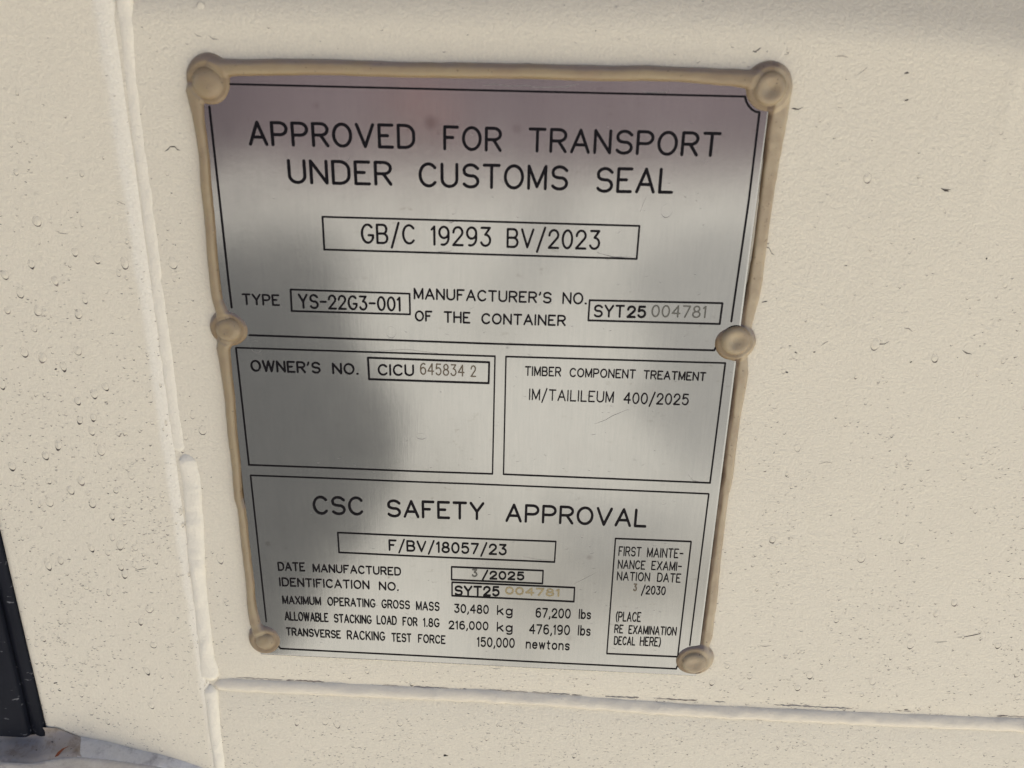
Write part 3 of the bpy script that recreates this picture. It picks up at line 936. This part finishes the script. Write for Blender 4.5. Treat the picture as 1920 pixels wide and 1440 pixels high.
# ruled frames
RULES = [
    ([[(604.4, 406.6), (1199, 423.7), (1193.8, 485.6), (607.8, 468.1), (604.4, 406.6)]], 3.3),
    ([[(544.4, 543.1), (767.8, 550.9), (768.7, 589.7), (546.6, 583.4), (544.4, 543.1)]], 3.2),
    ([[(1105.6, 563.1), (1355, 568.8), (1349.7, 607.8), (1103.1, 600.9), (1105.6, 563.1)]], 3.4),
    ([[(441.9, 652.2), (928.1, 668.1), (923.4, 889), (466.3, 872.3), (441.9, 652.2)]], 3.0),
    ([[(689.7, 670.9), (917.2, 679.4), (916.2, 718.7), (691.9, 711.2), (689.7, 670.9)]], 3.8),
    ([[(948.7, 668.7), (1360.3, 681.2), (1331.6, 906.2), (944, 889.7), (948.7, 668.7)]], 3.0),
    ([[(499, 1166), (469.2, 891.9), (880, 907.4), (1329.4, 926.7), (1293.6, 1211)], [(519.5, 1208.5), (525.5, 1216.6), (880, 1235.2), (1268.1, 1254.9), (1270, 1250)]], 2.8),
    ([[(1154.2, 1010.5), (1296.2, 1016.2), (1270.9, 1232.4), (1137.9, 1226.2), (1154.2, 1010.5)]], 2.9),
    ([[(632.9, 999.4), (1042.3, 1016.2), (1039.7, 1054.7), (635.4, 1036.5), (632.9, 999.4)]], 3.0),
    ([[(846.7, 1063.2), (1018.4, 1070.7), (1017.2, 1094.9), (846.7, 1087.4), (846.7, 1063.2)]], 3.2),
    ([[(847.5, 1092.2), (1077.4, 1102.5), (1076, 1128.7), (847.5, 1117.5), (847.5, 1092.2)]], 3.2),
    ([[(434, 577), (428.4, 530), (392.3, 200)], [(430, 157.6), (920, 169.6), (1397, 181)],
      [(1397, 181), (1399.5, 191), (1404, 199), (1410, 205.5), (1417, 209.5), (1424, 210.5), (1404, 376), (1371.5, 603)],
      [(467, 628.7), (920, 644.5), (1339.2, 657.3), (1342.5, 651.5)]], 3.4),
]
for polys, wpx in RULES:
    s = Strokes()
    for pl in polys:
        q = [P(*p) for p in pl]
        s.poly(q, wpx * 0.2 / 2, 0.003)
    s.build('border_line', m_ink)

# ------------------------------------------------------------------ rain drops and flecks, past counting
dv, df, dm = [], [], []


def surf_h(x, z):
    if x < XG:
        return float(post_h(np.array(x), np.array(z)))
    if z > zbead(x):
        return float(panel_h(np.array(x), np.array(z)))
    return float(lower_h(np.array(x), np.array(z)))


def blister(x, z, rx, rz, hh, mi=0, n=16, rings=4, base=None):
    """low dried drip standing proud of the paint"""
    b = surf_h(x, z) if base is None else base
    i0 = len(dv)
    dv.append(V(x, z - 0.2 * rz, b + hh))
    for r in range(1, rings + 1):
        q = r / rings
        for a in range(n):
            t = 2 * math.pi * a / n
            dv.append(V(x + rx * q * math.cos(t), z + rz * q * math.sin(t) - 0.2 * rz * (1 - q), b + (hh * (1 - q ** 2.5) if r < rings else -0.05)))
    for a in range(n):
        df.append((i0, i0 + 1 + (a + 1) % n, i0 + 1 + a)); dm.append(mi)
    for r in range(rings - 1):
        for a in range(n):
            p0 = i0 + 1 + r * n + a
            p1 = i0 + 1 + r * n + (a + 1) % n
            df.append((p0, p1, p1 + n, p0 + n)); dm.append(mi)


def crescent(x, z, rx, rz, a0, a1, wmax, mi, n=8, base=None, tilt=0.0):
    """thin dark line, shade painted along the lower rim of a drop"""
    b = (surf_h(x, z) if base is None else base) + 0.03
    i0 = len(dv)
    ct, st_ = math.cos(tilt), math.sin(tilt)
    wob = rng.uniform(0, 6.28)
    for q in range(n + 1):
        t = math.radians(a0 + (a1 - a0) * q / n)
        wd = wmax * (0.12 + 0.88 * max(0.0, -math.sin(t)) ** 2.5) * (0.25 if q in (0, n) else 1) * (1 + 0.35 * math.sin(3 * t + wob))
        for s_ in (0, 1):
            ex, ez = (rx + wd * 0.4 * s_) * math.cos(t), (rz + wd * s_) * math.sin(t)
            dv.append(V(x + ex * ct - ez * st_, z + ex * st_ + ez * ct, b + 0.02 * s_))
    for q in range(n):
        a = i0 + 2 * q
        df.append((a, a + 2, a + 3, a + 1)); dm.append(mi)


L1 = [(325, 160), (418, 190), (533, 205), (165, 30), (95, 330), (40, 405), (170, 405), (340, 420), (335, 575), (188, 603), (275, 640), (110, 580),
      (405, 755), (452, 725), (345, 865), (402, 855), (395, 910), (435, 992), (215, 1122), (305, 1160), (497, 1160), (215, 1210), (398, 1215),
      (480, 1270), (335, 785), (855, 915), (15, 710), (255, 970), (200, 1015), (60, 1060), (350, 1120), (390, 1400), (515, 1390), (30, 255), (140, 210), (240, 280)]
L2 = [(560, 80), (735, 65), (760, 230), (735, 190), (375, 150), (300, 180), (375, 515), (855, 515), (905, 440), (665, 340), (930, 655), (890, 810),
      (270, 620), (1320, 150), (655, 1115), (1785, 1130), (915, 1015)]
L3 = [(460, 35), (1215, 40), (975, 140), (1265, 640), (675, 820), (1040, 855), (110, 865), (605, 895), (1770, 650), (1885, 815), (1515, 400)]
big = [(x / 2.25, 400 + y / 2.25) for x, y in L1] + [(x / 3.2, 1000 + y / 3.2) for x, y in L2] + [(1300 + x / 3.097, 1000 + y / 3.097) for x, y in L3]
big += [(1626, 333), (1753, 671), (1642, 645), (324, 493), (375, 12), (610, 1352), (632, 1357), (750, 1355)]
for (x, y) in big:
    X0, Z0 = P(x, y, WALL)
    r0 = rng.uniform(1.1, 1.7)
    rz0 = r0 * rng.uniform(1.05, 1.6)
    hgt = rng.uniform(0.09, 0.22)
    blister(X0, Z0, r0, rz0, hgt)
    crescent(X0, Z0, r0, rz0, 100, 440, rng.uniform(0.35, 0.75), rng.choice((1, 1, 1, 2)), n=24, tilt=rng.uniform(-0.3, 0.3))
cnt = 0
while cnt < 5200:
    x = rng.uniform(-208, 258)
    z = rng.uniform(-200, 140)
    if -111 < x < 101 and -128 < z < 126:          # behind the plate
        continue
    if x > 60 and z > 0 and rng.random() < 0.35:
        continue
    left = x < XG
    dens = (0.12 + 0.88 * float(sstep(120, -70, np.array(z)))) * (1.0 if left else (0.7 + 0.3 * (z < -138)))
    if float(vnoise(x / 16, z / 30, 91)) * 0.5 + 0.5 < rng.random() * 0.9 or rng.random() > dens:
        continue
    cnt += 1
    u = rng.random()
    mi = rng.choices((1, 2, 3), (1.0, 2.2, 4.0))[0]
    if u < 0.72:                                      # short thin dash
        r0 = rng.uniform(0.22, 0.75) * (1.5 if rng.random() < 0.08 else 1)
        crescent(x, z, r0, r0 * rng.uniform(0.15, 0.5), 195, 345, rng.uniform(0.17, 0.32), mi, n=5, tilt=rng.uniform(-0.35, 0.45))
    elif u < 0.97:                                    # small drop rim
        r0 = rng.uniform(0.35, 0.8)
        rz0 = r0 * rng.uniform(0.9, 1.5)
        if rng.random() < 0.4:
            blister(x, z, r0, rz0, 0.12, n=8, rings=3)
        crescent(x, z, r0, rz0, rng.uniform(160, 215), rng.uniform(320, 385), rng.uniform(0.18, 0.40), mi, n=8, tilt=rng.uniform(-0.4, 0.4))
    else:
        r0 = rng.uniform(0.7, 1.3)
        rz0 = r0 * rng.uniform(1.0, 1.6)
        blister(x, z, r0, rz0, rng.uniform(0.07, 0.15), n=12)
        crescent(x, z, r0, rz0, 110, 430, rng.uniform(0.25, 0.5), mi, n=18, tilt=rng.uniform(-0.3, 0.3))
for (x, y, a_, b_) in ((845, 400, 2.0, 3.2), (733, 623, 1.9, 2.2), (645, 290, 2.0, 2.4), (480, 650, 2.2, 2.4), (1250, 395, 2.0, 2.3), (930, 1250, 3.0, 1.2), (470, 1072, 1.8, 1.2), (790, 818, 2.2, 1.2)):
    X0, Z0 = P(x, y)
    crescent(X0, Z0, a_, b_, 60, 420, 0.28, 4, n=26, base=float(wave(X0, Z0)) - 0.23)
for q in range(420):
    X0, Z0 = rng.uniform(-88, 82), rng.uniform(-118, 112)
    if float(vnoise(X0 / 15, Z0 / 9, 95)) + 0.55 * (X0 / 90) < rng.random() * 1.1 - 0.45:
        continue
    r0 = rng.uniform(0.3, 1.1)
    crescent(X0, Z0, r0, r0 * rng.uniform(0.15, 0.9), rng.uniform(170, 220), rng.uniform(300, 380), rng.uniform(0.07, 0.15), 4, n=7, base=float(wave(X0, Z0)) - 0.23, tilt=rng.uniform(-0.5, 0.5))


def hairline(pts, wd, mi, plate_top=False):
    q = [P(x, y, 0 if plate_top else WALL) for x, y in pts]
    i0 = len(dv)
    for i, (x, z) in enumerate(q):
        b = (float(wave(x, z)) - 0.20) if plate_top else surf_h(x, z) + 0.05
        w_ = wd * (0.3 if i in (0, len(q) - 1) else rng.uniform(0.6, 1.3))
        dv.extend([V(x, z + w_ / 2, b), V(x, z - w_ / 2, b)])
    for i in range(len(q) - 1):
        a = i0 + 2 * i
        df.append((a, a + 1, a + 3, a + 2)); dm.append(mi)


zx = -117.0  # broken dark line drawn along the seam's upper crease
while zx < 250:
    ln = rng.uniform(2, 14)
    if rng.random() < 0.55:
        n_ = max(3, int(ln / 1.2))
        i0 = len(dv)
        for q in range(n_ + 1):
            xx = zx + ln * q / n_
            zz = -138.4 - 0.0085 * (xx + 119) * 0.9 + rng.uniform(-0.25, 0.25)
            wq = rng.uniform(0.12, 0.4) * (0.3 if q in (0, n_) else 1)
            dv.extend([V(xx, zz + wq, float(panel_h(np.array(xx), np.array(zz + wq))) + 0.12), V(xx, zz - wq, float(panel_h(np.array(xx), np.array(zz - wq))) + 0.25)])
        mi_ = rng.choice((2, 3, 3, 4))
        for q in range(n_):
            a = i0 + 2 * q
            df.append((a, a + 1, a + 3, a + 2)); dm.append(mi_)
    zx += ln * rng.uniform(0.7, 1.3)
for pts, wd, mi in (([(309, 284), (315, 280), (319, 275), (328, 275), (332, 280), (338, 282)], 0.35, 1), ([(364, 62), (370, 67), (379, 69)], 0.3, 2),
                    ([(391, 66), (399, 73), (410, 74)], 0.25, 2), ([(1484, 204), (1497, 205), (1506, 201)], 0.5, 1), ([(1435, 463), (1442, 465), (1447, 475), (1452, 478)], 0.4, 1),
                    ([(1414, 98), (1422, 93), (1427, 89)], 0.45, 1), ([(1608, 140), (1621, 131), (1626, 125)], 0.35, 2), ([(1764, 353), (1772, 357), (1779, 359)], 0.6, 1),
                    ([(1637, 648), (1646, 645), (1658, 645), (1667, 640)], 0.4, 1), ([(1805, 657), (1812, 662), (1822, 664)], 0.45, 1), ([(1695, 615), (1704, 616), (1711, 622)], 0.35, 2),
                    ([(1540, 648), (1546, 643), (1552, 640)], 0.4, 2), ([(1420, 1210), (1435, 1212), (1446, 1210)], 0.35, 2), ([(1752, 1204), (1763, 1204), (1776, 1203)], 0.35, 1),
                    ([(1796, 1195), (1810, 1194), (1830, 1190), (1839, 1188)], 0.45, 1), ([(256, 1066), (266, 1064), (278, 1062)], 0.35, 1), ([(221, 375), (231, 380), (238, 383)], 0.3, 2),
                    ([(112, 435), (122, 437), (131, 437)], 0.35, 2), ([(1567, 106), (1580, 105), (1590, 108)], 0.5, 3), ([(1535, 870), (1550, 866), (1560, 868)], 0.3, 2)):
    hairline(pts, wd, mi)
for pts, wd in (([(1115, 795), (1135, 788), (1150, 779), (1178, 768)], 0.25), ([(1075, 1096), (1095, 1086), (1118, 1074)], 0.22), ([(1290, 890), (1300, 902), (1318, 905)], 0.25),
                ([(1200, 398), (1207, 380), (1212, 368)], 0.5), ([(905, 160), (925, 158), (960, 162), (985, 160), (1005, 164), (1060, 163), (1085, 158)], 0.3),
                ([(1205, 172), (1215, 174), (1250, 173), (1256, 166)], 0.3), ([(690, 660), (760, 655), (830, 664)], 0.2), ([(860, 905), (930, 910), (985, 912)], 0.22),
                ([(740, 470), (800, 474), (845, 471), (850, 465)], 0.22), ([(1120, 474), (1150, 482), (1184, 482)], 0.25), ([(980, 1044), (1010, 1050), (1036, 1051)], 0.22)):
    hairline(pts, wd, 4, True)
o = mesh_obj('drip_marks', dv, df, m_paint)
for mm_ in (m_shade_dirt1, m_shade_dirt2, m_shade_dirt3, m_mark):
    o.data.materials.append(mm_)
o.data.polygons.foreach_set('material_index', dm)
o['kind'] = 'stuff'
o['label'] = 'countless small drip marks with shade painted along their lower rims on the cream paint'
o['category'] = 'drip marks'

fv, ff = [], []
flk = [(835, 1416, 1.5, 0.8), (1475, 698, 0.7, 0.35), (1850, 485, 0.3, 0.55), (1699, 188, 1.0, 0.3), (1775, 356, 1.6, 0.35), (1433, 566, 1.5, 0.25),
       (107, 1277, 1.3, 0.45), (115, 1291, 1.0, 0.35), (109, 690, 0.9, 0.4), (98, 1391, 0.5, 0.45), (1527, 660, 0.7, 0.3), (1492, 661, 0.7, 0.3),
       (1700, 137, 1.2, 0.35), (1490, 204, 1.3, 0.3), (1415, 97, 1.1, 0.25), (1708, 679, 0.6, 0.35), (1700, 1332, 1.4, 0.4), (1385, 1335, 0.8, 0.3)]
for (x, y, a, b) in flk:
    X0, Z0 = P(x, y, WALL if y < 1380 or x > 160 else 4.5)
    hb = surf_h(X0, Z0) if y < 1380 or x > 160 else 4.5
    i0 = len(fv)
    n = 9
    tilt = rng.uniform(-0.5, 0.5)
    fv.append(V(X0, Z0, hb + 0.3))
    for q in range(n):
        t = 2 * math.pi * q / n
        rr_ = rng.uniform(0.65, 1.2)
        ex, ez = a * rr_ * math.cos(t), b * rr_ * math.sin(t)
        fv.append(V(X0 + ex * math.cos(tilt) - ez * math.sin(tilt), Z0 + ex * math.sin(tilt) + ez * math.cos(tilt), hb - 0.05 if hb < 4 else hb))
    for q in range(n):
        ff.append((i0, i0 + 1 + (q + 1) % n, i0 + 1 + q))
o = mesh_obj('dirt_flecks', fv, ff, m_fleck)
o['kind'] = 'stuff'
o['label'] = 'small dark flecks of dirt scattered on the cream painted wall'
o['category'] = 'dirt flecks'
